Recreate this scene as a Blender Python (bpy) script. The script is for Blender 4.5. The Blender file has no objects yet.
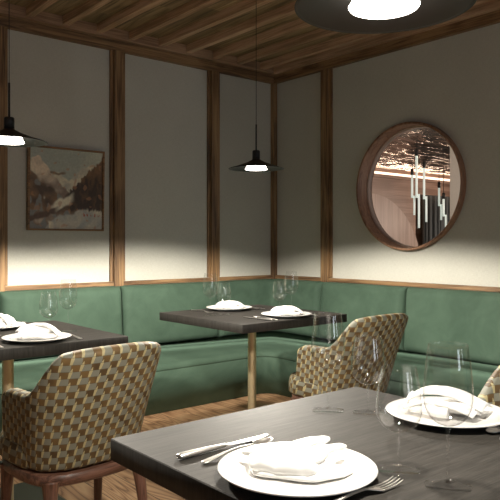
import bpy, bmesh, math, random
from mathutils import Vector, Matrix, noise
random.seed(4)
PI = math.pi
S = bpy.context.scene
COL = S.collection
R = math.radians

# ------------------------------------------------------------------ helpers
def link(name, me, m=None, parent=None, smooth=False):
    o = bpy.data.objects.new(name, me); COL.objects.link(o)
    if m is not None: me.materials.append(m)
    if parent is not None: o.parent = parent
    if smooth:
        for p in me.polygons: p.use_smooth = True
    return o
def obj(name, bm, m, parent=None, smooth=False):
    bmesh.ops.recalc_face_normals(bm, faces=bm.faces)
    me = bpy.data.meshes.new(name); bm.to_mesh(me); bm.free()
    return link(name, me, m, parent, smooth)
def tag(o, label, cat, group=None):
    o['label'] = label; o['category'] = cat
    if group: o['group'] = group
    return o
def thing(name, label, cat, loc=(0, 0, 0), rz=0, group=None):
    o = bpy.data.objects.new(name, None); COL.objects.link(o)
    o.location = loc; o.rotation_euler = (0, 0, rz); o.empty_display_size = .1
    return tag(o, label, cat, group)
def struct(name, bm, m, smooth=False):
    o = obj(name, bm, m, None, smooth); o['kind'] = 'structure'; return o
def dup(root, loc, rz, label, group=None):
    r = root.copy(); COL.objects.link(r); r.location = loc; r.rotation_euler = (0, 0, rz)
    r['label'] = label
    if group: r['group'] = group
    for ch in list(root.children):
        c = ch.copy(); COL.objects.link(c); c.parent = r
        for g in list(ch.children):
            d = g.copy(); COL.objects.link(d); d.parent = c
    return r
def box(bm, x0, x1, y0, y1, z0, z1, bev=0, seg=2):
    r = bmesh.ops.create_cube(bm, size=1)
    for v in r['verts']:
        v.co = Vector((x0 + (v.co.x + .5) * (x1 - x0), y0 + (v.co.y + .5) * (y1 - y0), z0 + (v.co.z + .5) * (z1 - z0)))
    if bev:
        es = list({e for v in r['verts'] for e in v.link_edges})
        bmesh.ops.bevel(bm, geom=es, offset=bev, segments=seg, profile=.5, affect='EDGES')
    return bm
def nb(): return bmesh.new()
def lathe(bm, prof, n=48, mat=None):
    """prof: list of (r,z); closes at r=0 ends."""
    mat = mat or Matrix.Identity(4)
    rings = []
    for r, z in prof:
        if r < 1e-6: rings.append([bm.verts.new(mat @ Vector((0, 0, z)))])
        else: rings.append([bm.verts.new(mat @ Vector((r * math.cos(2 * PI * i / n), r * math.sin(2 * PI * i / n), z))) for i in range(n)])
    for a, b in zip(rings, rings[1:]):
        for i in range(n):
            j = (i + 1) % n
            if len(a) == 1 and len(b) == 1: continue
            if len(a) == 1: bm.faces.new((a[0], b[i], b[j]))
            elif len(b) == 1: bm.faces.new((a[i], a[j], b[0]))
            else: bm.faces.new((a[i], a[j], b[j], b[i]))
    return bm
def catmull(P, n):
    out = []
    m = len(P)
    for i in range(m - 1):
        p0 = P[max(i - 1, 0)]; p1 = P[i]; p2 = P[i + 1]; p3 = P[min(i + 2, m - 1)]
        for k in range(n):
            t = k / n
            out.append([.5 * (2 * b + (c - a) * t + (2 * a - 5 * b + 4 * c - d) * t * t + (3 * b - a - 3 * c + d) * t ** 3) for a, b, c, d in zip(p0, p1, p2, p3)])
    out.append(list(P[-1])); return out
def loft(bm, pts, n=12, up=(0, 0, 1), sub=5, seedoff=0, wr=0):
    """pts rows: x,y,z,halfwidth,halfheight ; elliptical sections, capped."""
    C = catmull([list(map(float, p)) for p in pts], sub) if sub > 1 else pts
    rings = []
    up = Vector(up)
    for i, c in enumerate(C):
        a = Vector(C[max(i - 1, 0)][:3]); b = Vector(C[min(i + 1, len(C) - 1)][:3])
        t = (b - a).normalized(); s = t.cross(up).normalized(); u = s.cross(t)
        ring = []
        for k in range(n):
            an = 2 * PI * k / n
            p = Vector(c[:3]) + s * math.cos(an) * max(c[3], 1e-4) + u * math.sin(an) * max(c[4], 1e-4)
            if wr: p += Vector(noise.noise_vector(p * 45 + Vector((seedoff, 0, 0)))) * wr
            ring.append(bm.verts.new(p))
        rings.append(ring)
    for a, b in zip(rings, rings[1:]):
        for i in range(n):
            j = (i + 1) % n; bm.faces.new((a[i], a[j], b[j], b[i]))
    bm.faces.new(rings[0]); bm.faces.new(rings[-1]); return bm
def tube(bm, pts, r, n=12, sub=1):
    rr = r if isinstance(r, (list, tuple)) else [r] * len(pts)
    up = (0, 0, 1)
    d = Vector(pts[-1]) - Vector(pts[0])
    if abs(d.normalized().z) > .8: up = (0, 1, 0)
    return loft(bm, [(*p, q, q) for p, q in zip(pts, rr)], n, up, sub)

# ------------------------------------------------------------------ materials
class N:
    def __init__(s, name):
        s.m = bpy.data.materials.new(name); s.m.use_nodes = True; s.t = s.m.node_tree
        s.t.nodes.clear(); s.out = s.t.nodes.new('ShaderNodeOutputMaterial')
        s.b = s.t.nodes.new('ShaderNodeBsdfPrincipled'); s.t.links.new(s.b.outputs[0], s.out.inputs[0])
    def n(s, ty, **k):
        d = s.t.nodes.new(ty)
        for a, v in k.items(): setattr(d, a, v)
        return d
    def l(s, a, b): s.t.links.new(a, b)
    def set(s, **k):
        for a, v in k.items():
            i = s.b.inputs[a.replace('_', ' ')]
            i.default_value = (*v, 1) if isinstance(v, tuple) and len(v) == 3 else v
        return s
    def math(s, op, a, b=None):
        d = s.n('ShaderNodeMath', operation=op)
        for i, x in enumerate((a, b)):
            if x is None: continue
            if isinstance(x, (int, float)): d.inputs[i].default_value = x
            else: s.l(x, d.inputs[i])
        return d.outputs[0]
    def mix(s, f, a, b):
        d = s.n('ShaderNodeMix', data_type='RGBA')
        for i, x in ((0, f), (6, a), (7, b)):
            if isinstance(x, tuple): d.inputs[i].default_value = (*x, 1)
            elif isinstance(x, (int, float)): d.inputs[i].default_value = x
            else: s.l(x, d.inputs[i])
        return d.outputs[2]
    def coord(s, scale=(1, 1, 1), rot=(0, 0, 0), kind='Object'):
        c = s.n('ShaderNodeTexCoord'); mp = s.n('ShaderNodeMapping')
        mp.inputs['Scale'].default_value = scale; mp.inputs['Rotation'].default_value = rot
        s.l(c.outputs[kind], mp.inputs[0]); return mp.outputs[0]
    def noise(s, vec, scale, detail=4, rough=.55, dist=0):
        d = s.n('ShaderNodeTexNoise'); d.inputs['Scale'].default_value = scale; d.inputs['Detail'].default_value = detail
        d.inputs['Roughness'].default_value = rough; d.inputs['Distortion'].default_value = dist
        s.l(vec, d.inputs['Vector']); return d.outputs['Fac']
    def ramp(s, f, stops):
        d = s.n('ShaderNodeValToRGB'); e = d.color_ramp.elements
        while len(e) < len(stops): e.new(.5)
        for x, (p, c) in zip(e, stops): x.position = p; x.color = (*c, 1)
        s.l(f, d.inputs[0]); return d.outputs[0]
    def bump(s, h, strength=.3, dist=.01):
        d = s.n('ShaderNodeBump'); d.inputs['Strength'].default_value = strength; d.inputs['Distance'].default_value = dist
        s.l(h, d.inputs['Height']); s.l(d.outputs[0], s.b.inputs['Normal']); return d

def plain(name, col, rough=.5, metal=0, **k):
    m = N(name); m.set(Base_Color=col, Roughness=rough, Metallic=metal, **k)
    v = m.noise(m.coord(), 60, 3); m.l(m.mix(v, tuple(c * .93 for c in col), tuple(min(1, c * 1.05) for c in col)), m.b.inputs['Base Color'])
    return m.m
def wood(name, axis, c0, c1, c2, rough=.5, sc=1.0, knots=True, bstr=.25):
    """grain runs along axis (0,1,2)."""
    m = N(name)
    st = [22 * sc] * 3; st[axis] = 1.3 * sc
    v = m.coord(tuple(st))
    g = m.noise(v, 1.0, 6, .6, 1.2)
    st2 = [120 * sc] * 3; st2[axis] = 3 * sc
    f = m.noise(m.coord(tuple(st2)), 1.0, 3, .6)
    big = m.noise(m.coord((1.5, 1.5, 1.5)), 1.0, 2)
    a = m.math('ADD', m.math('MULTIPLY', g, .65), m.math('MULTIPLY', f, .35))
    a = m.math('ADD', a, m.math('MULTIPLY', m.math('SUBTRACT', big, .5), .35))
    c = m.ramp(a, [(.40, c0), (.5, c1), (.61, c2)])
    m.l(c, m.b.inputs['Base Color']); m.set(Roughness=rough)
    m.bump(a, bstr, .004)
    return m.m

OLD = dict(c0=(.09, .048, .022), c1=(.225, .128, .060), c2=(.35, .215, .10))
M = {}
M['post_z'] = wood('old_post_wood', 2, **OLD, rough=.6)
M['post_x'] = wood('old_rail_wood_x', 0, **OLD, rough=.6)
M['post_y'] = wood('old_rail_wood_y', 1, **OLD, rough=.6)
M['batten_y'] = wood('batten_wood', 1, (.32, .20, .115), (.52, .33, .20), (.64, .43, .28), rough=.65)
M['batten_x'] = wood('ledger_wood_x', 0, (.24, .14, .08), (.36, .22, .13), (.46, .30, .18), rough=.65)
M['walnut'] = wood('walnut', 2, (.07, .032, .02), (.145, .068, .045), (.22, .115, .08), rough=.42, sc=1.6)
M['walnut_h'] = wood('walnut_rail', 0, (.07, .032, .02), (.145, .068, .045), (.22, .115, .08), rough=.42, sc=1.6)
M['mirror_wood'] = wood('mirror_frame_wood', 2, (.20, .10, .058), (.33, .175, .105), (.42, .24, .15), rough=.5, sc=.8, bstr=.1)
M['frame_wood'] = wood('picture_frame_wood', 0, (.12, .06, .025), (.24, .125, .055), (.33, .18, .08), rough=.45)

def ceiling_boards():
    m = N('ceiling_boards')
    v = m.coord((26, 1.6, 20)); sep = m.n('ShaderNodeSeparateXYZ'); m.l(m.coord(), sep.inputs[0])
    bx = m.math('FLOOR', m.math('DIVIDE', m.math('ADD', sep.outputs[0], .087), .2585))
    wn0 = m.n('ShaderNodeTexWhiteNoise', noise_dimensions='1D'); m.l(bx, wn0.inputs['W'])
    by = m.math('FLOOR', m.math('ADD', m.math('DIVIDE', sep.outputs[1], 1.15), m.math('MULTIPLY', wn0.outputs[0], 5)))
    cmb = m.n('ShaderNodeCombineXYZ'); m.l(bx, cmb.inputs[0]); m.l(by, cmb.inputs[1])
    wn = m.n('ShaderNodeTexWhiteNoise', noise_dimensions='2D'); m.l(cmb.outputs[0], wn.inputs['Vector'])
    add = m.n('ShaderNodeVectorMath', operation='ADD'); m.l(v, add.inputs[0])
    sc = m.n('ShaderNodeVectorMath', operation='SCALE'); m.l(wn.outputs['Color'], sc.inputs[0]); sc.inputs['Scale'].default_value = 30
    m.l(sc.outputs[0], add.inputs[1])
    g = m.noise(add.outputs[0], .45, 5, .6, 2.5)
    c = m.ramp(g, [(.38, (.15, .10, .05)), (.5, (.34, .235, .12)), (.62, (.50, .36, .20))])
    c2 = m.mix(m.math('MULTIPLY', wn.outputs[0], .55), c, (.12, .09, .05))
    m.l(c2, m.b.inputs['Base Color']); m.set(Roughness=.6); m.bump(g, .2, .004); return m.m
M['boards'] = ceiling_boards()

def floor_mat():
    m = N('floor_planks')
    sep = m.n('ShaderNodeSeparateXYZ'); m.l(m.coord(), sep.inputs[0])
    px = m.math('DIVIDE', sep.outputs[0], .16); bx = m.math('FLOOR', px)
    wn = m.n('ShaderNodeTexWhiteNoise', noise_dimensions='1D'); m.l(bx, wn.inputs['W'])
    cmb = m.n('ShaderNodeCombineXYZ')
    m.l(m.math('ADD', m.math('MULTIPLY', sep.outputs[0], 9.0), m.math('MULTIPLY', wn.outputs[0], 37)), cmb.inputs[0])
    m.l(m.math('MULTIPLY', sep.outputs[1], 1.1), cmb.inputs[1]); m.l(wn.outputs[0], cmb.inputs[2])
    base = m.noise(cmb.outputs[0], .55, 2, .5, .6)
    rings = m.math('FRACT', m.math('MULTIPLY', base, 17))
    tri = m.math('ABSOLUTE', m.math('SUBTRACT', m.math('MULTIPLY', rings, 2), 1))
    fine = m.noise(m.coord((160, 5, 1)), 1, 3)
    a = m.math('ADD', m.math('MULTIPLY', tri, .6), m.math('MULTIPLY', fine, .4))
    c = m.ramp(a, [(.18, (.15, .075, .036)), (.38, (.36, .20, .105)), (.75, (.50, .315, .175))])
    fr = m.math('FRACT', px)
    gap = m.math('LESS_THAN', m.math('MINIMUM', fr, m.math('SUBTRACT', 1, fr)), .012)
    m.l(m.mix(gap, c, (.03, .015, .01)), m.b.inputs['Base Color']); m.set(Roughness=.45)
    m.bump(a, .15, .003); return m.m
M['floor'] = floor_mat()

def wall_mat():
    m = N('woven_wallcovering')
    a = m.noise(m.coord((260, 260, 40)), 1, 2); b = m.noise(m.coord((40, 40, 300)), 1, 2)
    big = m.noise(m.coord((1, 1, 1)), 1.6, 3)
    w = m.math('ADD', m.math('MULTIPLY', m.math('ADD', a, b), .35), m.math('MULTIPLY', big, .3))
    m.l(m.ramp(w, [(.35, (.485, .475, .42)), (.65, (.60, .595, .535))]), m.b.inputs['Base Color'])
    m.set(Roughness=.9); m.bump(m.math('ADD', a, b), .15, .002); return m.m
M['wall'] = wall_mat()

def velvet():
    m = N('green_velvet')
    n1 = m.noise(m.coord(), 5, 4, .6, .6); n2 = m.noise(m.coord(), 900, 2)
    c = m.ramp(n1, [(.3, (.053, .090, .063)), (.7, (.079, .127, .090))])
    m.l(c, m.b.inputs['Base Color'])
    m.set(Roughness=.75, Sheen_Weight=.14, Sheen_Roughness=.35, Sheen_Tint=(.5, .8, .6))
    m.b.inputs['Specular IOR Level'].default_value = .15
    m.bump(n2, .1, .001); return m.m
M['velvet'] = velvet()

def table_mat(name, axis, dark=1.0):
    m = N(name)
    s1 = [70, 70, 70]; s1[axis] = 5
    g = m.noise(m.coord(tuple(s1)), 1, 5, .65, .5)
    s2 = [300, 300, 300]; s2[axis] = 14
    h = m.noise(m.coord(tuple(s2)), 1, 2)
    a = m.math('ADD', m.math('MULTIPLY', g, .6), m.math('MULTIPLY', h, .4))
    c = m.ramp(a, [(.35, (.022 * dark, .020 * dark, .0175 * dark)), (.5, (.035 * dark, .032 * dark, .028 * dark)), (.65, (.052 * dark, .047 * dark, .042 * dark))])
    m.l(c, m.b.inputs['Base Color']); m.set(Roughness=.62); m.b.inputs['Specular IOR Level'].default_value = .18; m.bump(a, .35, .002); return m.m
M['table_top'] = table_mat('smoked_oak', 0)
M['table_edge'] = table_mat('smoked_oak_edge', 2, .8)

def fabric():
    m = N('geometric_jacquard')
    uv = m.n('ShaderNodeUVMap'); uv.uv_map = 'UVMap'
    sep = m.n('ShaderNodeSeparateXYZ'); m.l(uv.outputs[0], sep.inputs[0])
    pv = m.math('DIVIDE', sep.outputs[1], .0225)
    pu = m.math('SUBTRACT', m.math('DIVIDE', sep.outputs[0], .0295), m.math('MULTIPLY', pv, .05))
    iu = m.math('FLOOR', pu); fu = m.math('FRACT', pu); iv = m.math('FLOOR', pv); fv = m.math('FRACT', pv)
    par = m.math('MODULO', m.math('ABSOLUTE', m.math('ADD', iu, iv)), 2)
    isb = m.math('GREATER_THAN', par, .5)                       # brown blocks
    # leaning cream slivers: start at the right of a brown block and run one and a half rows up
    def near(x, half): return m.math('LESS_THAN', m.math('ABSOLUTE', x), half)
    line = m.math('SUBTRACT', fu, m.math('ADD', .90, m.math('MULTIPLY', fv, .18)))
    A_ = m.math('MULTIPLY', isb, near(line, m.math('ADD', .06, m.math('MULTIPLY', fv, .12))))
    gr = m.math('SUBTRACT', 1, isb)
    B_ = m.math('MULTIPLY', gr, near(m.math('ADD', line, 1), .17))
    D_ = m.math('MULTIPLY', m.math('MULTIPLY', isb, near(m.math('ADD', line, .82), m.math('SUBTRACT', .14, m.math('MULTIPLY', fv, .22)))), m.math('LESS_THAN', fv, .5))
    cream = m.math('MAXIMUM', m.math('MAXIMUM', A_, B_), D_)
    th = m.noise(m.coord((1, 1, 1)), 500, 2); br = m.noise(m.coord(), 14, 2)
    brown = m.ramp(br, [(.35, (.070, .042, .016)), (.65, (.155, .092, .032))])
    c = m.mix(isb, (.185, .185, .145), brown)
    c = m.mix(cream, c, (.40, .34, .18))
    edge = m.math('LESS_THAN', fv, .07)
    c = m.mix(m.math('MULTIPLY', edge, .6), c, (.06, .04, .02))
    c = m.mix(m.math('MULTIPLY', th, .5), c, m.mix(.5, c, (.05, .04, .03)))
    m.l(c, m.b.inputs['Base Color']); m.set(Roughness=.6); m.b.inputs['Specular IOR Level'].default_value = .3
    m.bump(th, .25, .001); return m.m
M['fabric'] = fabric()
M['brass'] = plain('brushed_brass', (.68, .57, .36), .45, .8)
M['base'] = plain('dark_base', (.045, .05, .035), .5, .3)
M['black'] = plain('lamp_black', (.014, .0135, .013), .5)
M['cord'] = plain('cord_black', (.015, .015, .015), .6)
M['inner'] = plain('lamp_inside', (.06, .058, .055), .6)
M['porcelain'] = plain('porcelain', (.80, .79, .77), .18)
M['linen'] = plain('white_linen', (.88, .87, .85), .85)
M['steel'] = plain('cutlery_steel', (.80, .77, .73), .33, 1)
def glass_mat(name, pw, base):
    m = N(name); m.t.nodes.remove(m.b)
    tr = m.n('ShaderNodeBsdfTransparent'); tr.inputs[0].default_value = (.995, .995, .995, 1)
    gl = m.n('ShaderNodeBsdfGlossy'); gl.inputs['Roughness'].default_value = .02
    lw = m.n('ShaderNodeLayerWeight'); lw.inputs['Blend'].default_value = .5
    fc = m.math('ADD', m.math('MULTIPLY', m.math('POWER', lw.outputs['Facing'], pw), .65), base)
    mx = m.n('ShaderNodeMixShader'); m.l(fc, mx.inputs[0]); m.l(tr.outputs[0], mx.inputs[1]); m.l(gl.outputs[0], mx.inputs[2])
    m.l(mx.outputs[0], m.out.inputs[0]); return m.m
M['glass'] = glass_mat('thin_glass', 5.0, .05)
M['foot'] = glass_mat('thin_glass_foot', 12.0, .015)
M['pane'] = glass_mat('window_pane', 8.0, .03)
def emit(name, col, s):
    m = N(name); m.set(Base_Color=(.8, .8, .8), Emission_Color=col, Emission_Strength=s); return m.m
M['diffuser'] = emit('lamp_diffuser', (1, .93, .82), 9)
M['strip'] = emit('light_strip', (1, .72, .50), 2.2)
M['tube'] = emit('tube_glow', (.80, .93, .80), .5)

# ------------------------------------------------------------------ room shell
XL, YB, ZC = -7.0, -7.5, 2.72
b = nb(); box(b, XL, .1, YB, .1, -.1, 0); struct('floor', b, M['floor'])
b = nb(); box(b, XL, .1, YB, .1, ZC, ZC + .08); struct('ceiling', b, M['boards'])
b = nb(); box(b, XL, .1, 0, .1, 0, ZC); struct('wall_left', b, M['wall'])
# right wall with a round opening
MY, MZ, MR = -1.470, 1.56, .468
b = nb()
angs = sorted({round(i * 2 * PI / 96, 6) for i in range(96)})
y0, y1, z0, z1 = YB, 0.0, 0.0, ZC
ca = [math.atan2(z - MZ, y - MY) % (2 * PI) for y in (y0, y1) for z in (z0, z1)]
angs = sorted(set(angs) | set(ca))
def edge_pt(a):
    c, s = math.cos(a), math.sin(a); t = 1e9
    if c > 1e-9: t = min(t, (y1 - MY) / c)
    if c < -1e-9: t = min(t, (y0 - MY) / c)
    if s > 1e-9: t = min(t, (z1 - MZ) / s)
    if s < -1e-9: t = min(t, (z0 - MZ) / s)
    return MY + c * t, MZ + s * t
F_ = []
for X in (0, .1):
    inn = [b.verts.new((X, MY + MR * math.cos(a), MZ + MR * math.sin(a))) for a in angs]
    out = [b.verts.new((X, *edge_pt(a))) for a in angs]
    F_.append((inn, out)); n = len(angs)
    for i in range(n):
        j = (i + 1) % n; b.faces.new((inn[i], inn[j], out[j], out[i]))
for k in (0, 1):
    for i in range(n):
        j = (i + 1) % n; b.faces.new((F_[0][k][i], F_[0][k][j], F_[1][k][j], F_[1][k][i]))
struct('wall_right', b, M['wall'])

TR = [0]
def trim(bm, m):
    TR[0] += 1; return struct('trim_%d' % TR[0], bm, m)
# posts: broad board plus a thin fillet on both sides
def post_left(x):
    b = nb(); box(b, x - .038, x + .038, -.04, 0, .825, 2.6, .004); trim(b, M['post_z'])
    for s in (-1, 1):
        b = nb(); xa, xb = sorted((x + s * .038, x + s * .062)); box(b, xa, xb, -.018, 0, .865, 2.6, .002); trim(b, M['post_z'])
def post_right(y):
    b = nb(); box(b, -.04, 0, y - .038, y + .038, .825, 2.6, .004); trim(b, M['post_z'])
    for s in (-1, 1):
        b = nb(); ya, yb = sorted((y + s * .038, y + s * .062)); box(b, -.018, 0, ya, yb, .865, 2.6, .002); trim(b, M['post_z'])
for x in (-5.95, -5.08, -4.21, -3.34, -2.465, -1.585, -.69): post_left(x)
for y in (-.655, -3.6, -5.5): post_right(y)
b = nb(); box(b, -.045, 0, -.045, 0, .825, 2.6, .004); trim(b, M['post_z'])
# rails above the banquette, head beams and ledgers
b = nb(); box(b, XL, 0, -.028, 0, .830, .862, .003); trim(b, M['post_x'])
b = nb(); box(b, -.028, 0, YB, -.028, .830, .862, .003); trim(b, M['post_y'])
b = nb(); box(b, XL, 0, -.045, 0, 2.575, 2.645, .003); trim(b, M['post_x'])
b = nb(); box(b, -.045, 0, YB, -.045, 2.575, 2.645, .003); trim(b, M['post_y'])
b = nb(); box(b, XL, 0, -.085, 0, 2.645, 2.72, .003); trim(b, M['batten_x'])
b = nb(); box(b, -.085, 0, YB, -.085, 2.645, 2.72, .003); trim(b, M['batten_y'])
k = 0
x = -.215
while x > XL:
    b = nb(); box(b, x - .024, x + .024, YB, -.085, 2.66, 2.72, .003); trim(b, M['batten_y']); x -= .2585

# back wall with three tall windows (behind the camera)
wins = [(-3.35, -2.45), (-1.45, -1.0)]
b = nb()
xs = [XL] + sorted([v for w in wins for v in w]) + [.1]
for i in range(0, len(xs), 2): box(b, xs[i], xs[i + 1], YB - .1, YB, 0, ZC)
for w in wins: box(b, w[0], w[1], YB - .1, YB, 0, .95); box(b, w[0], w[1], YB - .1, YB, 2.35, ZC)
struct('wall_back', b, M['wall'])
for i, w in enumerate(wins):
    b = nb()
    for (a0, a1, c0, c1) in ((w[0], w[0] + .05, .95, 2.35), (w[1] - .05, w[1], .95, 2.35), (w[0] + .05, w[1] - .05, .95, 1.0), (w[0] + .05, w[1] - .05, 2.3, 2.35)):
        box(b, a0, a1, YB - .08, YB - .02, c0, c1)
    struct('window_%d' % (i + 1), b, M['post_z'])
    L = bpy.data.lights.new('daylight', 'AREA'); L.shape = 'RECTANGLE'; L.size = w[1] - w[0] - .1; L.size_y = 1.3
    L.energy = 20 * (w[1] - w[0]); L.color = (.80, .90, 1.0)
    o = bpy.data.objects.new('daylight', L); COL.objects.link(o); o.location = ((w[0] + w[1]) / 2, YB - .09, 1.65); o.rotation_euler = (R(90), 0, 0)

# ------------------------------------------------------------------ banquette
SZ = .370
bq = thing('corner_banquette', 'long green velvet corner banquette running along both panelled walls', 'banquette', (-.3, -.3, 0))
def bq_obj(name, bm, mod=None):
    bmesh.ops.translate(bm, verts=bm.verts, vec=(.3, .3, 0))
    return obj(name, bm, M['velvet'], bq, True)
def lprism(bm, d, z0, z1, ch, rnd, d0=None):
    """L shaped extrusion following both walls; outer front at distance d, inside corner chamfered, front top edge rounded."""
    levels = []
    prof = [(d - (d0 or d), z0)]
    if rnd:
        for i in range(7): a = i / 6 * PI / 2; prof.append((rnd - rnd * math.cos(a), z1 - rnd + rnd * math.sin(a)))
    else: prof.append((0, z1))
    rings = []
    for ins, z in prof:
        q = d - ins; pts = [(-6.9, -q)]
        for i in range(9):      # rounded inside corner
            a = i / 8 * PI / 2; pts.append((-q - ch + ch * math.sin(a), -q - ch + ch * math.cos(a)))
        pts.append((-q, -7.4)); rings.append([bm.verts.new((x, y, z)) for x, y in pts])
    for a, c in zip(rings, rings[1:]):
        for i in range(len(a) - 1): bm.faces.new((a[i], a[i + 1], c[i + 1], c[i]))
    # top strip to the walls, back, bottom
    def wallring(z): return [bm.verts.new(p) for p in ((-6.9, -.005, z), (-.005, -.005, z), (-.005, -7.4, z))]
    T = wallring(z1); B = wallring(z0)
    for ring, W in ((rings[-1], T), (rings[0], B)):
        bm.faces.new([ring[0]] + ring[1:6] + [W[1], W[0]]); bm.faces.new(ring[5:] + [W[2], W[1]])
    bm.faces.new((T[0], T[1], B[1], B[0])); bm.faces.new((T[1], T[2], B[2], B[1]))
    bm.faces.new([T[0], B[0]] + [r[0] for r in rings]); bm.faces.new([T[2], B[2]] + [r[-1] for r in rings])
b = nb(); lprism(b, .823, .002, .329, .12, 0, .618); bq_obj('base', b)
b = nb(); lprism(b, .825, .330, SZ, .12, .035, .824); bq_obj('seat', b)
def cushion(path_fn, L, closed=False):
    """path_fn(s)->(x,y,nx,ny) foot on wall line and inward normal ; padded panel."""
    bm = nb(); nu = max(24, int(L / .03)); H0, H1 = SZ + .002, .828; nv = 20
    e = .05
    def padded(t, lim):   # 0..1 rounding factor by distance from the edge
        return math.sqrt(max(0, 1 - (1 - min(t / lim, 1)) ** 2))
    us = sorted({round(v, 5) for v in [e * (1 - math.cos(i / 6 * PI / 2)) for i in range(7)] + [L - e * (1 - math.cos(i / 6 * PI / 2)) for i in range(7)] + [e + (L - 2 * e) * i / nu for i in range(nu + 1)]})
    H = H1 - H0
    vs = sorted({round(v, 5) for v in [e * (1 - math.cos(i / 6 * PI / 2)) for i in range(7)] + [H - e * (1 - math.cos(i / 6 * PI / 2)) for i in range(7)] + [e + (H - 2 * e) * i / nv for i in range(nv + 1)]})
    G = []
    for u in us:
        row = []
        for v in vs:
            x, y, nx, ny = path_fn(u)
            f = min(padded(u, e), 1) * padded(L - u, e) * padded(v, e) * padded(H - v, e)
            base = .145 - .035 * (v / H)
            dpt = base - .055 + .055 * f + .008 * f * math.sin(PI * u / L) * math.sin(PI * v / H)
            row.append(bm.verts.new((x + nx * dpt, y + ny * dpt, H0 + v)))
        G.append(row)
    for i in range(len(us) - 1):
        for j in range(len(vs) - 1): bm.faces.new((G[i][j], G[i + 1][j], G[i + 1][j + 1], G[i][j + 1]))
    # back skin
    B = [[bm.verts.new((path_fn(u)[0] + path_fn(u)[2] * .03 * 0 + path_fn(u)[2] * .029 * 0 + path_fn(u)[2] * .004, path_fn(u)[1] + path_fn(u)[3] * .004, H0 + v)) for v in (0, H)] for u in us]
    for i in range(len(us) - 1):
        bm.faces.new((B[i][0], B[i + 1][0], B[i + 1][1], B[i][1]))
        bm.faces.new((B[i][0], B[i + 1][0], G[i + 1][0], G[i][0])); bm.faces.new((B[i][1], B[i + 1][1], G[i + 1][-1], G[i][-1]))
    bm.faces.new([B[0][0], B[0][1]] + G[0][::-1]); bm.faces.new([B[-1][0], B[-1][1]] + G[-1][::-1])
    bq_obj('backrest_cushion', bm)
g = .004
edgesx = [-6.9, -6.02, -5.14, -4.255, -3.365, -2.475, -1.585, -.712]
for a, c in zip(edgesx, edgesx[1:]):
    cushion(lambda u, a=a: (a + g + u, 0, 0, -1), c - a - 2 * g)
edgesy = [-.665, -1.50, -2.35, -3.2, -4.05, -4.9, -5.75, -6.6, -7.35]
for a, c in zip(edgesy, edgesy[1:]):
    cushion(lambda u, a=a: (0, a - g - u, -1, 0), a - c - 2 * g)
rc = .16; La = .712 - g - rc - .02; Lb = .665 - g - rc - .02; Lc = rc * PI / 2
def corner(u):
    o = rc + .02
    if u < La: return (-.712 + g + u, 0, 0, -1)
    if u > La + Lc: return (0, -o - (u - La - Lc), -1, 0)
    a = (u - La) / rc
    # quarter arc about (-o,-o); small gap behind it
    x = -o + rc * math.sin(a) * (1 + .02 / rc * 1); y = -o + rc * math.cos(a) * (1 + .02 / rc)
    return (x, y, -math.sin(a), -math.cos(a))
cushion(corner, La + Lc + Lb)

# ------------------------------------------------------------------ tables
def make_table(label, cx, cy, g_):
    t = thing('square_dining_table', label, 'table', (cx, cy, 0), 0, g_)
    h = .3775
    b = nb(); box(b, -h, h, -h, h, .706, .75, .0018, 1); o = obj('table_top', b, M['table_top'], t)
    o.data.materials.append(M['table_edge'])
    for p in o.data.polygons:
        if abs(p.normal.z) < .3: p.material_index = 1
    b = nb(); lathe(b, [(0, .018), (.024, .018), (.024, .7), (0, .7)], 32); obj('pole', b, M['brass'], t, False)
    for p in t.children[-1].data.polygons: p.use_smooth = abs(p.normal.z) < .5
    b = nb(); box(b, -.21, .21, -.21, .21, .001, .018, .004); obj('base_plate', b, M['base'], t)
    b = nb(); box(b, -.09, .09, -.09, .09, .7, .7055); obj('mounting_plate', b, M['base'], t)
    return t
FC, LC, MC = (-2.960, -3.570), (-2.950, -1.540), (-1.575, -1.555)
tF = make_table('dark smoked oak square table in the foreground, nearest one', *FC, None)
dup(tF, (*LC, 0), 0, 'dark square table at the left edge, patterned chair in front')
dup(tF, (*MC, 0), 0, 'dark square table in the banquette corner under the middle pendant')

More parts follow.
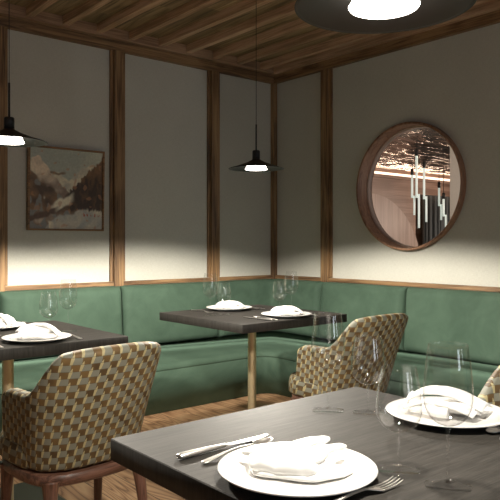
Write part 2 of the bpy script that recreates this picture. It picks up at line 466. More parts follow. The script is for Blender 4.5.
# ------------------------------------------------------------------ chairs
def chair_shell():
    bm = nb(); uvl = bm.loops.layers.uv.new('UVMap')
    NU, NV = 64, 14
    def plan(s, tau):       # s in [-1,1]; returns local (x,y)
        w = .203 + .055 * tau; rear = -.168 - .135 * tau ** 1.15; front = .140 - .085 * tau ** 1.3
        yc = -.02 - .05 * tau   # where curve begins
        a = abs(s)
        # first 30% arm straight, rest superellipse quarter
        cut = .62
        if a > cut:
            y = yc + (front - yc) * (a - cut) / (1 - cut); x = w
        else:
            th = a / cut * PI / 2; n = 2.8
            x = w * math.sin(th) ** (2 / n); y = yc + (rear - yc) * math.cos(th) ** (2 / n)
        return (x if s > 0 else -x), y
    def top(s):
        a = abs(s)
        t = min(max((a - .27) / .33, 0), 1); t = t * t * (3 - 2 * t)
        z = .808 - .012 * (a / .27) ** 2 * (1 if a < .27 else 0) - (.012 if a >= .27 else 0)
        z = z * (1 - t) + .655 * t
        if a > .8: z -= .028 * ((a - .8) / .2) ** 2.5
        return z
    # arc length table on mid level for even u
    G = []; U = []; acc = 0; prev = None
    for i in range(NU + 1):
        s = -1 + 2 * i / NU
        p = Vector(plan(s, .5))
        if prev is not None: acc += (p - prev).length
        prev = p; U.append(acc)
        row = []
        for j in range(NV + 1):
            zt = top(s); z = .394 + (zt - .394) * j / NV; tau = (z - .394) / .415
            x, y = plan(s, tau); row.append((bm.verts.new((x, y, z)), z))
        G.append(row)
    for i in range(NU):
        for j in range(NV):
            q = ((i, j), (i + 1, j), (i + 1, j + 1), (i, j + 1))
            f = bm.faces.new([G[a][c][0] for a, c in q])
            for l, (a, c) in zip(f.loops, q): l[uvl].uv = (U[a], G[a][c][1])
    bmesh.ops.recalc_face_normals(bm, faces=bm.faces)
    # make normals point outwards
    bm.faces.ensure_lookup_table(); f = bm.faces[(NU // 2) * NV + 3]
    if f.normal.y > 0: bmesh.ops.reverse_faces(bm, faces=bm.faces)
    me = bpy.data.meshes.new('shell'); bm.to_mesh(me); bm.free()
    return me
SHELL = chair_shell()
def make_chair(label, loc, rz, g_):
    t = thing('upholstered_armchair', label, 'chair', loc, rz, g_)
    o = link('backrest_shell', SHELL, M['fabric'], t, True)
    sd = o.modifiers.new('s', 'SOLIDIFY'); sd.thickness = .042; sd.offset = -1; sd.use_even_offset = True
    ss = o.modifiers.new('u', 'SUBSURF'); ss.levels = 1; ss.render_levels = 1
    # seat cushion : D shaped slab with rounded edge
    def ring(sc, z, fr=.158, w=.206, re=-.155):
        pts = []
        for i in range(48):
            a = 2 * PI * i / 48; n = 3.2
            cx_, sy = math.cos(a), math.sin(a)
            x = w * math.copysign(abs(cx_) ** (2 / n), cx_); y = math.copysign(abs(sy) ** (2 / n), sy)
            mid = (fr + re) / 2; pts.append((x * sc, mid + y * (fr - re) / 2 * sc, z))
        return pts
    def slab(bm, levels, uv=True, **k):
        uvl = bm.loops.layers.uv.new('UVMap')
        rs = [[bm.verts.new(p) for p in ring(sc, z, **k)] for sc, z in levels]
        for ri, (a, c) in enumerate(zip(rs, rs[1:])):
            for i in range(48):
                j = (i + 1) % 48; f = bm.faces.new((a[i], a[j], c[j], c[i]))
                for l, (ii, rr) in zip(f.loops, ((i, ri), (i + 1, ri), (i + 1, ri + 1), (i, ri + 1))): l[uvl].uv = (ii * .027, .42 + levels[rr][1] - .42 + (1 - levels[rr][0]) * .2)
        for rr in (rs[0], rs[-1]):
            f = bm.faces.new(rr)
            for l in f.loops: l[uvl].uv = (l.vert.co.x, l.vert.co.y)
        return bm
    kw = dict(fr=.25, w=.220, re=-.125)
    o = obj('seat_cushion', slab(nb(), [(.96, .395), (1, .405), (1, .45), (.985, .47), (.95, .483), (.85, .490), (.4, .494)], **kw), M['fabric'], t, True)
    b = slab(nb(), [(.97, .352), (1.0, .357), (1.0, .388), (.97, .392)], fr=.235, w=.216, re=-.174)
    obj('seat_frame', b, M['walnut_h'], t, True)
    for sx, sy, ox, oy in ((-1, -1, .02, -.05), (1, -1, .02, -.05), (-1, 1, .012, .03), (1, 1, .012, .03)):
        yt = -.135 if sy < 0 else .150; xt = sx * (.168 if sy < 0 else .182)
        b = nb(); tube(b, [(xt, yt, .37), (xt + sx * ox * .15, yt + oy * .1, .335), (xt + sx * ox * .4, yt + oy * .4, .24), (xt + sx * ox, yt + oy, .001)], [.033, .024, .018, .012], 14, 5)
        obj('leg', b, M['walnut'], t, True)
    return t
c1 = make_chair('patterned tub armchair at left, backed to viewer, nearest to the left edge', (LC[0] + .006, -2.2, 0), R(4), None)
dup(c1, (MC[0] + .065, -2.19, 0), 0, 'patterned tub armchair in front of the corner table, behind the wine glasses')
dup(c1, (-2.36, FC[1], 0), R(90), 'patterned tub armchair just showing at the right edge beyond the plate')

# ------------------------------------------------------------------ pendants
def make_pendant(label, x, y, g_):
    zr = 1.565
    t = thing('pendant_lamp', label, 'pendant lamp', (x, y, zr), 0, g_)
    b = nb(); lathe(b, [(.157, 0), (.149, .004), (.10, .019), (.05, .038), (.023, .052), (.021, .056), (0, .056)], 64)
    lathe(b, [(.157, 0), (.149, .001), (.10, .015), (.05, .033), (.0, .034)], 64)
    bmesh.ops.remove_doubles(b, verts=b.verts, dist=1e-5)
    s = obj('lamp_shade', b, M['black'], t, True)
    b = nb(); lathe(b, [(0, .0565), (.0215, .0565), (.0215, .1), (.018, .104), (0, .104)], 32); o = obj('lamp_holder', b, M['black'], t)
    for p in o.data.polygons: p.use_smooth = abs(p.normal.z) < .5
    b = nb(); lathe(b, [(0, .031), (.042, .031), (.052, .022), (.057, .006), (.062, -.001), (.060, -.004), (0, -.005)], 48); obj('diffuser', b, M['diffuser'], t, True)
    b = nb(); lathe(b, [(0, .104), (.0045, .104), (.0045, .25), (0, .25)], 12); obj('rod', b, M['cord'], t, True)
    b = nb(); lathe(b, [(0, .25), (.0017, .25), (.0017, ZC - zr - .025), (0, ZC - zr - .025)], 8); obj('cord', b, M['cord'], t, True)
    b = nb(); lathe(b, [(0, ZC - zr - .025), (.045, ZC - zr - .025), (.05, ZC - zr), (0, ZC - zr)], 32); obj('ceiling_rose', b, M['black'], t, True)
    return t
lamps = [('black disc pendant lamp hanging over the corner table', -1.574, -1.59, 165),
         ('black disc pendant lamp cut by the left edge near the painting', -2.972, -1.615, 165),
         ('large near black disc pendant lamp cropped at the top edge', -3.058, -3.668, 105)]
p0 = None
for lab, x, y, W_ in lamps:
    if p0 is None: p0 = make_pendant(lab, x, y, None)
    else: dup(p0, (x, y, 1.576 if x < -2.9 and y > -2 else 1.565), 0, lab)
    L = bpy.data.lights.new('pendant_light', 'SPOT'); L.energy = W_; L.spot_size = R(155.5); L.spot_blend = .20; L.color = (1, .93, .81); L.shadow_soft_size = .045
    L.use_nodes = True; nt = L.node_tree; em_ = nt.nodes['Emission']
    tc = nt.nodes.new('ShaderNodeTexCoord'); sp = nt.nodes.new('ShaderNodeSeparateXYZ'); nt.links.new(tc.outputs['Normal'], sp.inputs[0])
    ab = nt.nodes.new('ShaderNodeMath'); ab.operation = 'ABSOLUTE'; nt.links.new(sp.outputs[2], ab.inputs[0])
    low = .30 if W_ > 150 else .56
    mr = nt.nodes.new('ShaderNodeMapRange'); nt.links.new(ab.outputs[0], mr.inputs[0])
    for ii, vv in enumerate((.22, .90, 2.1, low)): mr.inputs[ii + 1].default_value = vv
    nt.links.new(mr.outputs[0], em_.inputs['Strength'])
    o = bpy.data.objects.new('pendant_light', L); COL.objects.link(o); o.location = (x, y, 1.545)

# ------------------------------------------------------------------ painting
def painting():
    w, h = .566, .580
    t = thing('framed_painting', 'framed square painting of snowy mountains above the left banquette', 'painting', (-1.992, -.006, 1.235))
    f = .013
    b = nb()
    for a0, a1, z0_, z1_ in ((-w / 2, w / 2, 0, f), (-w / 2, w / 2, h - f, h), (-w / 2, -w / 2 + f, f, h - f), (w / 2 - f, w / 2, f, h - f)):
        box(b, a0, a1, -.032, 0, z0_, z1_, .0015, 1)
    fr = obj('frame', b, M['frame_wood'], t)
    n_ = 120; b = nb(); cl = b.loops.layers.float_color.new('Col')
    cw, ch_ = w - 2 * f - .002, h - 2 * f - .002
    def nz(u, v, s, o=0): return noise.noise(Vector((u * s + o, v * s, o * 1.7)))
    def mixc(a, c, k): k = max(0, min(1, k)); return tuple(p + (q - p) * k for p, q in zip(a, c))
    def sm(x, a, c): x = max(0, min(1, (x - a) / (c - a))); return x * x * (3 - 2 * x)
    def colr(u, v):
        u += .018 * nz(u, v, 16, 3); v += .018 * nz(u, v, 16, 9)
        c = mixc((.22, .235, .205), (.33, .32, .25), sm(u, .5, 1.1) * .6 + .25 * nz(u, v, 5))     # sky
        # far pale mountains
        ridge = .66 + .06 * math.sin(u * 7) + .20 * sm(u, .5, .75) * (1 - .3 * sm(u, .8, 1)) + .06 * nz(u, 0, 9)
        c = mixc(c, mixc((.40, .36, .27), (.26, .24, .20), .5 + nz(u, v, 9)), sm(ridge - v, -.01, .02))
        c = mixc(c, (.13, .09, .06), sm(.025 - abs(v - .70 - .03 * nz(u, 0, 12)), 0, .02) * sm(.13 - abs(u - .36), 0, .05))
        # left peak
        lp = .92 - abs(u - .10) * (1.1 if u > .10 else .9) + .05 * nz(u, v, 14, 2)
        k = sm(lp - v, 0, .02)
        c = mixc(c, mixc((.42, .35, .27), (.14, .10, .08), sm(.68 - v, -.1, .18) + .6 * nz(u, v, 10, 5)), k)
        # left dark slope down to the middle
        ls = .72 - u * .68 + .05 * nz(u, v, 12, 7)
        c = mixc(c, mixc((.05, .034, .026), (.13, .075, .042), .5 + 1.3 * nz(u, v, 9, 6)), sm(ls - v, 0, .04) * sm(v, .12, .25) * .92)
        c = mixc(c, (.13, .135, .13), sm(nz(u * 2.2, v, 7, 12), .18, .34) * sm(ls - v, 0, .04) * .9)
        # right dark forest
        rs = .42 + (u - .45) * .95 + .05 * nz(u * 3, v, 14, 8)
        lo = .22 + .03 * nz(u * 3, 0, 14, 1)
        c = mixc(c, mixc((.035, .024, .02), (.13, .07, .035), sm(v, .45, .9) + .7 * nz(u * 2, v * .7, 12, 4)), sm(rs - v, 0, .03) * sm(v, lo, lo + .04) * sm(u, .42, .55))
        # snow gully and foreground
        gul = .08 - abs(v - (.30 + (u - .4) * .55)) + .03 * nz(u, v, 10, 2)
        c = mixc(c, (.42, .38, .30), sm(gul, 0, .04) * sm(u, .22, .34) * sm(.62 - u, 0, .1))
        fg = .26 - .22 * abs(u - .75) - .30 * sm(.35 - u, 0, .3) + .03 * nz(u, v, 9, 11)
        c = mixc(c, mixc((.22, .22, .21), (.32, .29, .24), .5 + 1.2 * nz(u, v, 8, 13)), sm(fg - v, 0, .03))
        c = mixc(c, (.07, .045, .035), sm(.05 - abs(v - .12 - u * .32), 0, .03) * sm(.42 - u, 0, .1))
        c = mixc(c, (.42, .38, .30), sm(nz(u * 1.4, v * .8, 6, 20), .30, .40) * sm(.45 - v, 0, .1) * sm(.36 - u, 0, .1))
        c = mixc(c, (.24, .05, .03), sm(nz(u * 4, v * 2, 14, 15), .22, .34) * sm(.03 - abs(v - .185), 0, .015) * sm(u, .7, .74))   # red dabs
        c = mixc(c, (.25, .12, .06), sm(nz(u, v, 14, 17), .42, .5) * .5)
        g_ = 1.95 + .35 * nz(u, v, 40, 30)
        return tuple(max(0, q * g_) for q in c)
    V = [[b.verts.new((-cw / 2 + cw * i / n_, -.022, f + .001 + ch_ * j / n_)) for j in range(n_ + 1)] for i in range(n_ + 1)]
    for i in range(n_):
        for j in range(n_):
            fc = b.faces.new((V[i][j], V[i + 1][j], V[i + 1][j + 1], V[i][j + 1]))
            for l, (a, c) in zip(fc.loops, ((i, j), (i + 1, j), (i + 1, j + 1), (i, j + 1))): l[cl] = (*colr(a / n_, c / n_), 1)
    box(b, -cw / 2, cw / 2, -.0215, -.004, f + .001, h - f - .001)
    m = N('oil_paint'); a = m.n('ShaderNodeAttribute', attribute_name='Col'); m.l(a.outputs['Color'], m.b.inputs['Base Color']); m.set(Roughness=.55)
    m.bump(m.noise(m.coord((1, 1, 2)), 90, 3), .3, .002)
    obj('canvas', b, m.m, t)
    t.rotation_euler = (R(1.6), 0, 0)
    return t
painting()

# ------------------------------------------------------------------ round mirror and the space seen in it
t = thing('round_mirror', 'large round mirror in deep copper brown wooden frame on right wall', 'mirror', (0, MY, MZ))
rot = Matrix.Rotation(-PI / 2, 4, 'Y')     # local z -> -X
ro, ri = .467, .449
b = nb(); lathe(b, [(ro, -.125), (ro, .044), (ro - .004, .048), (ri + .004, .048), (ri, .044), (ri, -.125), (ro, -.125)], 128, rot)
o = obj('frame', b, M['mirror_wood'], t, True)
for p in o.data.polygons: p.use_smooth = True
em = o.modifiers.new('e', 'EDGE_SPLIT'); em.split_angle = R(40)
b = nb(); lathe(b, [(ri - .001, -.105), (0, -.105)], 96, rot)
obj('glass_pane', b, M['pane'], t)
b = nb(); lathe(b, [(ri - .0005, -.062), (ri - .010, -.062), (ri - .010, -.103), (ri - .0005, -.103), (ri - .0005, -.062)], 128, rot)
obj('inner_rim', b, plain('pale_rim', (.50, .36, .29), .5), t, True)
# copper-ceilinged space added behind the pane, standing in for the mirror's reflection
def metalw(name, col, rough, sc, st):
    m = N(name); m.set(Base_Color=col, Roughness=rough, Metallic=.85)
    v = m.noise(m.coord(sc), 1, 3, .5, .8); m.bump(v, st, .01); return m.m
M['copper'] = metalw('rippled_copper', (.32, .22, .17), .1, (9, 30, 5), 1.0)
M['wood_panel'] = wood('copper_wood_panel', 0, (.24, .14, .095), (.34, .21, .15), (.42, .27, .20), rough=.4, sc=.5, bstr=.05)
M['arch'] = wood('pale_arch_wood', 2, (.34, .22, .165), (.44, .30, .23), (.52, .37, .29), rough=.45, sc=.5, bstr=.05)
M['curtain'] = plain('grey_curtain', (.13, .145, .15), .8)
M['pale'] = plain('pale_plaster', (.80, .74, .66), .8)
YN = 1.0
b = nb(); nx_, ny_ = 170, 260; xa, xb, ya, yb = .13, 5.2, -1.6, YN
V = [[b.verts.new((xa + (xb - xa) * i / nx_, ya + (yb - ya) * j / ny_, 2.10 + .016 * noise.noise(Vector((i * .030 * 3.2, j * .01 * 13, 1))) + .006 * noise.noise(Vector((i * .030 * 9, j * .01 * 30, 7))))) for j in range(ny_ + 1)] for i in range(nx_ + 1)]
for i in range(nx_):
    for j in range(ny_): b.faces.new((V[i][j], V[i + 1][j], V[i + 1][j + 1], V[i][j + 1]))
box(b, .13, 6.5, -3.2, YN, 2.13, 2.2); struct('ceiling_reflected', b, M['copper'], True)
b = nb(); box(b, .13, 6.5, YN, YN + .1, 0, 2.18); struct('wall_reflected', b, M['wood_panel'])
b = nb(); box(b, .13, 6.5, -3.2, YN + .1, -.1, 0); struct('floor_reflected', b, M['base'])
b = nb(); box(b, .11, 6.5, YN - .04, YN - .002, 2.03, 2.06); s = tag(obj('cove_light', b, M['strip']), 'glowing warm strip light under the copper ceiling seen in round mirror', 'strip light')
b = nb(); box(b, .13, 6.5, YN - .05, YN - .001, 1.99, 2.028); trim(b, M['wood_panel'])
# arched wood panel
b = nb(); R0 = 1.07; X0, Z0 = 2.45, .70
pts = [(X0 + R0 * math.cos(a) * 1.0, Z0 + R0 * math.sin(a)) for a in [PI * i / 48 for i in range(49)]] + [(X0 - R0, .002), (X0 + R0, .002)]
fr_ = [b.verts.new((x, YN - .09, z)) for x, z in pts]; bk = [b.verts.new((x, YN - .003, z)) for x, z in pts]
b.faces.new(fr_); b.faces.new(bk)
for i in range(len(pts)): j = (i + 1) % len(pts); b.faces.new((fr_[i], fr_[j], bk[j], bk[i]))
bmesh.ops.translate(b, verts=b.verts, vec=(0, 0, .0))
tag(obj('arched_panel', b, M['arch']), 'curved pale wood panel seen at lower left of round mirror', 'panel')
# curtain
b = nb(); n_ = 160; xa, xb = 3.56, 4.9
row = [(xa + (xb - xa) * i / n_, YN - .10 + .028 * math.sin(i * .95) + .01 * math.sin(i * .41)) for i in range(n_ + 1)]
A = [b.verts.new((x, y, .002)) for x, y in row]; B2 = [b.verts.new((x, y, 1.80)) for x, y in row]
A2 = [b.verts.new((x, y + .012, .002)) for x, y in row]; B3 = [b.verts.new((x, y + .012, 1.80)) for x, y in row]
for i in range(n_):
    b.faces.new((A[i], A[i + 1], B2[i + 1], B2[i])); b.faces.new((A2[i], A2[i + 1], B3[i + 1], B3[i])); b.faces.new((B2[i], B2[i + 1], B3[i + 1], B3[i])); b.faces.new((A[i], A[i + 1], A2[i + 1], A2[i]))
b.faces.new((A[0], B2[0], B3[0], A2[0])); b.faces.new((A[-1], B2[-1], B3[-1], A2[-1]))
tag(obj('pleated_curtain', b, M['curtain'], None, True), 'dark grey pleated curtain seen at lower right of round mirror', 'curtain')
b = nb(); box(b, 1.63, 2.1, -1.35, -.75, 0, 2.12); struct('wall_pillar', b, M['pale'])
# tube pendants (x, y, top z, bottom z)
TUBES = []
def make_tube(label, x, y, zt, zb, g_):
    t = thing('tube_pendant', label, 'tube pendant', (x, y, zb), 0, g_)
    hh = zt - zb
    b = nb(); lathe(b, [(0, hh * .4), (.011, hh * .4), (.011, hh - .03), (0, hh - .03)], 16); obj('upper_tube', b, M['tube'], t, True)
    b = nb(); lathe(b, [(0, 0), (.010, 0), (.010, hh * .45), (0, hh * .45)], 16, Matrix.Translation((.017, -.014, 0))); obj('lower_tube', b, M['tube'], t, True)
    b = nb(); lathe(b, [(0, hh - .03), (.015, hh - .03), (.015, hh + .03), (.003, hh + .035), (.003, 2.1 - zb), (0, 2.1 - zb)], 16); obj('cap', b, M['black'], t, True)
    return t
TL = [('slim glowing tube pendant in round mirror, leftmost of the group', 1.512, -.394, 1.861, 1.429),
      ('tallest glowing tube pendant in round mirror, second from left', 1.211, -.664, 2.0, 1.29),
      ('long glowing tube pendant in round mirror, third from left', 1.435, -.59, 1.908, 1.353),
      ('short glowing tube pendant in round mirror, second from right', 1.892, -.452, 1.748, 1.386),
      ('lowest glowing tube pendant in round mirror, nearest its right rim', 1.667, -.655, 1.613, 1.277)]
for q in TL: make_tube(*q, 'glowing tube pendants in the round mirror')
L = bpy.data.lights.new('cove_glow', 'AREA'); L.shape = 'RECTANGLE'; L.size = 4.0; L.size_y = .03; L.energy = 6; L.color = (1, .76, .56)
o = bpy.data.objects.new('cove_glow', L); COL.objects.link(o); o.location = (3.0, YN - .06, 2.04); o.rotation_euler = (R(-75), 0, 0)
for q in ((.75, -2.5, 1.3, 7), (.55, -2.35, 1.65, 60), (4.8, -1.2, 1.5, 170)):  # added fill lights without fixtures, brightening frame reveal, pillar, arch and curtain
    L = bpy.data.lights.new('added_fill_light', 'SPOT' if q[3] > 50 else 'POINT')
    if q[3] > 50: L.spot_size = R(88); L.spot_blend = .5; L.energy = q[3]; L.color = (1, .82, .68); L.shadow_soft_size = .05
    o = bpy.data.objects.new('added_fill_light', L); COL.objects.link(o); o.location = q[:3]
    if q[3] > 50: o.rotation_euler = Vector((2.4, 3.3, -.55) if q[0] < 1 else (-2.2, 2.2, -.45)).to_track_quat('-Z', 'Y').to_euler()

# ------------------------------------------------------------------ tableware
TZ = .7503
def plate_bm():
    return lathe(nb(), [(0, .004), (.06, .004), (.075, .0), (.082, .0), (.086, .004), (.118, .0105), (.134, .0145), (.1365, .0165), (.134, .018), (.118, .0145), (.09, .0095), (.082, .0075), (0, .0075)], 96)
def blade(bm, pts, n=10):   # x, y, z, halfwidth, halfheight
    return loft(bm, pts, n, (0, 0, 1), 4)
def make_knife(label, loc, rz, g_):
    t = thing('table_knife', label, 'knife', loc, rz, g_)
    b = nb(); blade(b, [(0, -.11, .006, .003, .002), (0, -.107, .0065, .0085, .005), (0, -.08, .0065, .0085, .0058), (0, -.04, .006, .0068, .005), (0, -.005, .0055, .0055, .0038), (0, .002, .0055, .005, .003)], 14)
    obj('handle', b, M['steel'], t, True)
    b = nb(); blade(b, [(0, .002, .0055, .005, .0028), (.001, .012, .005, .0075, .0012), (.001, .05, .0045, .0095, .0009), (.002, .09, .004, .0095, .0008), (.000, .108, .004, .006, .0008), (-.003, .117, .004, .002, .0006)], 10)
    obj('blade', b, M['steel'], t, True)
    return t
def make_spoon(label, loc, rz, g_):
    t = thing('dessert_spoon', label, 'spoon', loc, rz, g_)
    b = nb(); blade(b, [(0, -.095, .003, .002, .001), (0, -.09, .0035, .0075, .0018), (0, -.06, .006, .006, .002), (0, -.02, .009, .0032, .002), (0, .02, .008, .0024, .002), (0, .045, .005, .003, .0015)], 10)
    obj('handle', b, M['steel'], t, True)
    b = nb(); n_ = 20; G = []
    for i in range(9):
        r = i / 8; row = []
        for k in range(n_):
            a = 2 * PI * k / n_; row.append((.0155 * r * math.cos(a) * (1 + .12 * math.sin(a) * -1), .068 + .026 * r * math.sin(a), .0012 + .0065 * r * r))
        G.append(row)
    for off, fl in ((0, 0), (-.0009, 1)):
        c = b.verts.new((0, .068, .0018 + off)); prev = None
        for i in range(1, 9):
            cur = [b.verts.new((x, y, z + off + (0 if i < 8 else .0009 * fl * .8))) for x, y, z in G[i]]
            for k in range(n_):
                j = (k + 1) % n_
                if prev is None: b.faces.new((c, cur[k], cur[j]))
                else: b.faces.new((prev[k], prev[j], cur[j], cur[k]))
            prev = cur
    bmesh.ops.remove_doubles(b, verts=b.verts, dist=.0002)
    obj('bowl', b, M['steel'], t, True)
    return t
def make_fork(label, loc, rz, g_):
    t = thing('table_fork', label, 'fork', loc, rz, g_)
    b = nb(); blade(b, [(0, -.105, .003, .002, .001), (0, -.10, .0035, .0085, .002), (0, -.065, .006, .0065, .0022), (0, -.02, .010, .0035, .0022), (0, .015, .010, .0030, .002), (0, .03, .007, .007, .0013), (0, .045, .004, .0125, .0011), (0, .052, .0035, .0128, .0010)], 10)
    obj('handle', b, M['steel'], t, True)
    b = nb()
    for i in range(4):
        x = -.0102 + i * .0068
        loft(b, [(x, .050, .0036, .0022, .0009), (x, .065, .003, .0020, .0009), (x, .085, .0045, .0017, .0008), (x, .102, .0085, .0008, .0006)], 8, (0, 0, 1), 4)
    obj('tines', b, M['steel'], t, True)
    return t
def wine_glass(name, label, loc, Hh, stem, rmax, rrim, foot, g_):
    t = thing(name, label, 'wine glass', loc, 0, g_)
    w = .0009
    b = nb(); lathe(b, [(0, .0035), (.006, .003), (foot * .6, .0016), (foot, .0012), (foot, .0), (0, .0)], 64); obj('foot', b, M['foot'], t, True)
    b = nb(); lathe(b, [(0, .0036), (.0048, .004), (.0026, .014), (.0024, stem - .012), (.004, stem - .003), (0, stem - .0005)], 24); obj('stem', b, M['glass'], t, True)
    hb = Hh - stem; out = []
    for i in range(29):
        u = i / 28; z = stem + hb * u ** 1.25
        q = (z - stem) / hb
        if q < .38: r = rmax * math.sqrt(max(0, 1 - (1 - q / .38) ** 2.3))
        else: k = (q - .38) / .62; r = rmax + (rrim - rmax) * (k ** 1.5)
        out.append((r, z))
    inn = [(max(r - w, 0), z + (w if i < 8 else 0)) for i, (r, z) in enumerate(out)]
    b = nb(); lathe(b, out + [(out[-1][0] - w / 2, Hh + w / 2)] + inn[::-1], 64)
    obj('bowl', b, M['glass'], t, True)
    return t

# napkins: folded cloth built from soft overlapping folds (u right, v away, metres)
def pillow(bm, poly, z0, h, seed=0, tilt=(0, 0)):
    P = catmull([list(p) for p in poly + poly[:1]], 5)[:-1]
    cx_ = sum(p[0] for p in P) / len(P); cy_ = sum(p[1] for p in P) / len(P); n = len(P)
    prof = [(.93, 0), (.99, .10), (1.0, .28), (.985, .5), (.94, .72), (.84, .88), (.68, .96), (.45, 1.0), (.2, 1.02)]
    rings = []
    for sc, zz in prof:
        ring = []
        for x, y in P:
            px = cx_ + (x - cx_) * sc; py = cy_ + (y - cy_) * sc
            z = z0 + h * zz + tilt[0] * (px - cx_) + tilt[1] * (py - cy_)
            k = max(0, min(1, zz * 1.5))
            z += k * (.006 * noise.noise(Vector((px * 38 + seed, py * 22, seed))) + .002 * noise.noise(Vector((px * 90, py * 60 + seed, 3))))
            d = .0025 * noise.noise(Vector((px * 60 + seed, py * 60, z * 80)))
            ring.append(bm.verts.new((px + d, py - d, max(z, z0 if zz < .05 else z))))
        rings.append(ring)
    for a, c in zip(rings, rings[1:]):
        for i in range(n):
            j = (i + 1) % n; bm.faces.new((a[i], a[j], c[j], c[i]))
    bm.faces.new(rings[0]); bm.faces.new(rings[-1])
def sheet(bm, rows, th=.0022, sub=5):
    """cloth flap: rows of (x,y,z) left->right control points, lofted, given real thickness."""
    A = [catmull([list(p) for p in r], sub) for r in rows]
    m = len(A[0]); cols = [catmull([A[i][k] for i in range(len(A))], sub) for k in range(m)]
    up = [[bm.verts.new((p[0], p[1], p[2] + .0006 * math.sin(p[0] * 300))) for p in c] for c in cols]
    n2 = len(up[0]); lo = []
    for i in range(m):
        row = []
        for j in range(n2):
            a = up[max(i - 1, 0)][j].co; b_ = up[min(i + 1, m - 1)][j].co; c = up[i][max(j - 1, 0)].co; d = up[i][min(j + 1, n2 - 1)].co
            nn = (b_ - a).cross(d - c).normalized(); row.append(bm.verts.new(up[i][j].co - nn * th * (1 if nn.z > -2 else -1)))
        lo.append(row)
    for G_ in (up, lo):
        for i in range(m - 1):
            for j in range(n2 - 1): bm.faces.new((G_[i][j], G_[i + 1][j], G_[i + 1][j + 1], G_[i][j + 1]))
    for i in range(m - 1):
        for j in (0, n2 - 1): bm.faces.new((up[i][j], up[i + 1][j], lo[i + 1][j], lo[i][j]))
    for j in range(n2 - 1):
        for i in (0, m - 1): bm.faces.new((up[i][j], up[i][j + 1], lo[i][j + 1], lo[i][j]))
def napkin_bm(kind):
    b = nb()
    if kind == 0:      # foreground: broad folded wedge with two rolled tips pointing up right
        pillow(b, [(-.080, .020), (-.074, -.030), (-.030, -.048), (.006, -.062), (.040, -.058), (.092, -.024), (.070, .008), (.010, .026), (-.045, .036)], 0, .010, 1)
        pillow(b, [(-.084, .026), (-.079, -.022), (-.040, -.042), (.010, -.056), (.034, -.040), (.050, -.010), (.034, .026), (-.010, .038), (-.050, .034)], .006, .020, 7)
        pillow(b, [(-.060, .022), (-.045, -.014), (.000, -.030), (.026, -.020), (.040, .004), (.020, .034), (-.020, .036)], .018, .014, 4)
        loft(b, [(-.050, .010, .016, .012, .004), (-.010, .022, .028, .022, .008), (.022, .044, .033, .015, .008), (.050, .062, .033, .011, .007), (.062, .072, .031, .004, .004)], 14, (0, 0, 1), 5, 3, .0015)
        loft(b, [(-.010, -.035, .014, .010, .004), (.024, -.018, .024, .018, .008), (.050, .014, .029, .012, .008), (.078, .038, .027, .009, .006), (.090, .047, .025, .003, .003)], 14, (0, 0, 1), 5, 5, .0015)
        loft(b, [(-.094, .034, .018, .002, .002), (-.086, .028, .020, .007, .005), (-.066, .020, .022, .010, .005), (-.03, .012, .020, .008, .004)], 12, (0, 0, 1), 4, 9, .001)
    elif kind == 1:    # far setting: two draped bands crossing over a loose roll, gaps between the folds
        pillow(b, [(-.020, .034), (.000, .046), (.045, .040), (.075, .012), (.070, -.010), (.040, -.020), (.010, .000)], 0, .026, 11)
        def band(P, wx, wy, th, sag=.006):
            rows = []
            for k in range(4):
                f = k / 3 - .5
                rows.append([(x + f * wx, y + f * wy, z - sag * (2 * f) ** 2) for x, y, z in P])
            sheet(b, rows, th)
        band([(-.090, .002, .022), (-.045, -.018, .038), (.005, -.040, .032), (.048, -.062, .017)], .026, .026, .004)
        band([(-.072, .030, .040), (-.034, .022, .058), (.026, .004, .054), (.086, -.022, .026)], .040, .050, .004, .012)
        band([(-.092, .004, .020), (-.086, .016, .036), (-.072, .032, .044)], .012, .030, .004, .002)
        loft(b, [(-.084, -.006, .014, .010, .007), (-.055, -.026, .015, .013, .010), (-.030, -.044, .014, .014, .011), (-.014, -.054, .014, .013, .011)], 14, (0, 0, 1), 5, 2, .001)
        loft(b, [(-.02, .0, .014, .01, .01), (.02, -.02, .018, .016, .013), (.05, -.035, .012, .014, .010)], 12, (0, 0, 1), 4, 6, .002)
    else:              # smaller views: soft crumpled heap with folded tails
        pillow(b, [(-.070, .030), (-.078, -.020), (-.020, -.046), (.050, -.040), (.086, -.006), (.070, .034), (.010, .048)], 0, .020, 21)
        sheet(b, [[(-.080, .020, .024), (-.045, .040, .046), (.000, .046, .036), (.060, .040, .034), (.088, .020, .010)],
                  [(-.070, .000, .030), (-.040, .010, .050), (.010, .014, .043), (.050, .008, .047), (.094, .000, .012)],
                  [(-.074, -.026, .012), (-.030, -.024, .034), (.020, -.022, .032), (.060, -.026, .026), (.090, -.022, .008)]], .005)
        pillow(b, [(-.056, .020), (-.045, -.026), (.010, -.034), (.046, -.020), (.050, .020), (.000, .034)], .016, .022, 33)
        loft(b, [(-.108, -.024, .008, .006, .004), (-.085, -.020, .014, .020, .008), (-.055, -.012, .022, .024, .010), (-.02, .0, .032, .02, .010)], 14, (0, 0, 1), 5, 6, .002)
        loft(b, [(-.035, .03, .046, .008, .005), (.000, .01, .054, .012, .006), (.040, -.015, .050, .012, .007), (.080, -.04, .016, .010, .006)], 12, (0, 0, 1), 5, 8, .002)
        loft(b, [(-.06, -.035, .01, .008, .006), (-.03, -.055, .018, .014, .01), (.02, -.06, .014, .012, .008)], 12, (0, 0, 1), 4, 9, .001)
    return b
NAP = {}
for kd in (0, 1, 2):
    bm_ = napkin_bm(kd); bmesh.ops.recalc_face_normals(bm_, faces=bm_.faces)
    me = bpy.data.meshes.new('napkin'); bm_.to_mesh(me); bm_.free(); me.materials.append(M['linen'])
    for p in me.polygons: p.use_smooth = True
    NAP[kd] = me

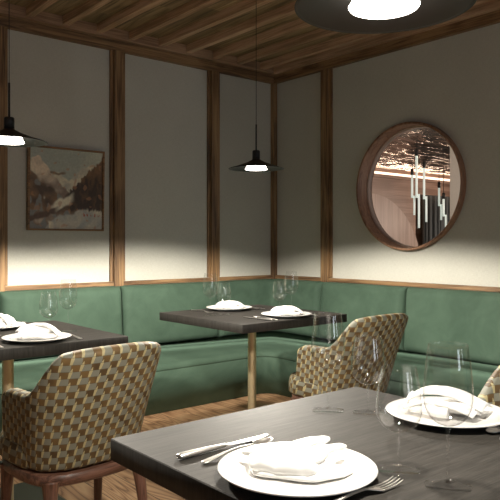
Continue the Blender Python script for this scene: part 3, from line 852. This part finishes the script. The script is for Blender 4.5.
protos = {}
def place(kind, maker, label, loc, rz, g_):
    if kind not in protos: protos[kind] = maker(label, loc, rz, g_); return protos[kind]
    return dup(protos[kind], loc, rz, label, g_)
def mk_plate(label, loc, rz, g_):
    o = obj('dinner_plate', plate_bm(), M['porcelain'], None, True); o.location = loc; o.rotation_euler = (0, 0, rz); return tag(o, label, 'plate', g_)
short = lambda a, b_, c, d: wine_glass('wine_glass', a, b_, .180, .066, .040, .030, .036, d)
tall = lambda a, b_, c, d: wine_glass('wine_glass', a, b_, .232, .098, .040, .0315, .038, d)
def setting(center, rz, where, kd, nrz, plate=(0, -.245), knife=(-.195, -.23), spoon=(-.158, -.215), fork=(.178, -.235), ga=(.16, -.055), gb=(.25, -.06), kr=0, sr=0, fr=0, skip=(), nz=1):
    cx_, cy_ = center; c, s = math.cos(rz), math.sin(rz)
    def T(p, z=TZ): return (cx_ + p[0] * c - p[1] * s, cy_ + p[0] * s + p[1] * c, z)
    place('plate', mk_plate, 'white round dinner plate ' + where, T(plate), rz, 'white dinner plates')
    o = bpy.data.objects.new('folded_napkin', NAP[kd]); COL.objects.link(o); o.location = T(plate, TZ + .0105); o.rotation_euler = (0, 0, nrz); o.scale = (1, 1, nz)
    tag(o, 'folded white linen napkin on the plate ' + where, 'napkin', 'white napkins')
    if 'knife' not in skip: place('knife', make_knife, 'silver table knife beside the plate ' + where, T(knife), rz + kr, 'table knives')
    if 'spoon' not in skip: place('spoon', make_spoon, 'silver spoon between knife and plate ' + where, T(spoon), rz + sr, 'spoons')
    if 'fork' not in skip: place('fork', make_fork, 'silver fork beside the plate ' + where, T(fork), rz + fr, 'table forks')
    if 'ga' not in skip: place('ga', short, 'clear short-stemmed wine glass ' + where, T(ga), 0, 'wine glasses')
    if 'gb' not in skip: place('gb', tall, 'clear tall-stemmed wine glass ' + where, T(gb), 0, 'wine glasses')
A40 = -math.atan2(.6435, .7655)
setting(FC, R(-90), 'at the left side of the foreground table', 0, A40, plate=(.022, -.236), knife=(-.178, -.237), spoon=(-.140, -.232), fork=(.154, -.233), ga=(.115, -.078), gb=(.215, -.080), kr=R(1), sr=R(7), fr=R(0))
setting(FC, R(90), 'at the right side of the foreground table', 1, A40, plate=(.025, -.282), knife=(-.145, -.325), spoon=(-.106, -.325), fork=(.19, -.25), ga=(.17, -.181), gb=(.245, -.125), skip=('fork',))
setting(LC, 0, 'on the left table, chair side', 2, A40 + R(25), plate=(.03, -.245), knife=(-.185, -.265), spoon=(-.150, -.26))
setting(LC, R(180), 'on the left table, cut by left edge', 2, A40, plate=(-.03, -.245))
setting(MC, 0, 'on the corner table, nearer the patterned chair', 2, A40 + R(10), plate=(.035, -.245), nz=.78, spoon=(-.13, -.26), knife=(-.17, -.25))
setting(MC, R(180), 'on the corner table, banquette side', 2, A40 + R(0), plate=(-.02, -.235), nz=.72)

# ------------------------------------------------------------------ world, camera
w = bpy.data.worlds.new('world'); S.world = w; w.use_nodes = True
bg = w.node_tree.nodes['Background']; bg.inputs[0].default_value = (.95, .97, 1.0, 1); bg.inputs[1].default_value = .11
cam = bpy.data.cameras.new('camera'); co = bpy.data.objects.new('camera', cam); COL.objects.link(co)
cam.sensor_width = 36; cam.lens = 36 * 657 / 500; cam.clip_start = .02
co.location = (-3.98, -4.40, 1.148)
co.rotation_euler = (R(90), 0, -math.atan2(.6432, .7657)); cam.shift_y = -(250 - 243) / 500 * -1 * -1
S.camera = co
S.view_settings.view_transform = 'Standard'; S.view_settings.look = 'None'; S.view_settings.gamma = 1; S.view_settings.exposure = 0
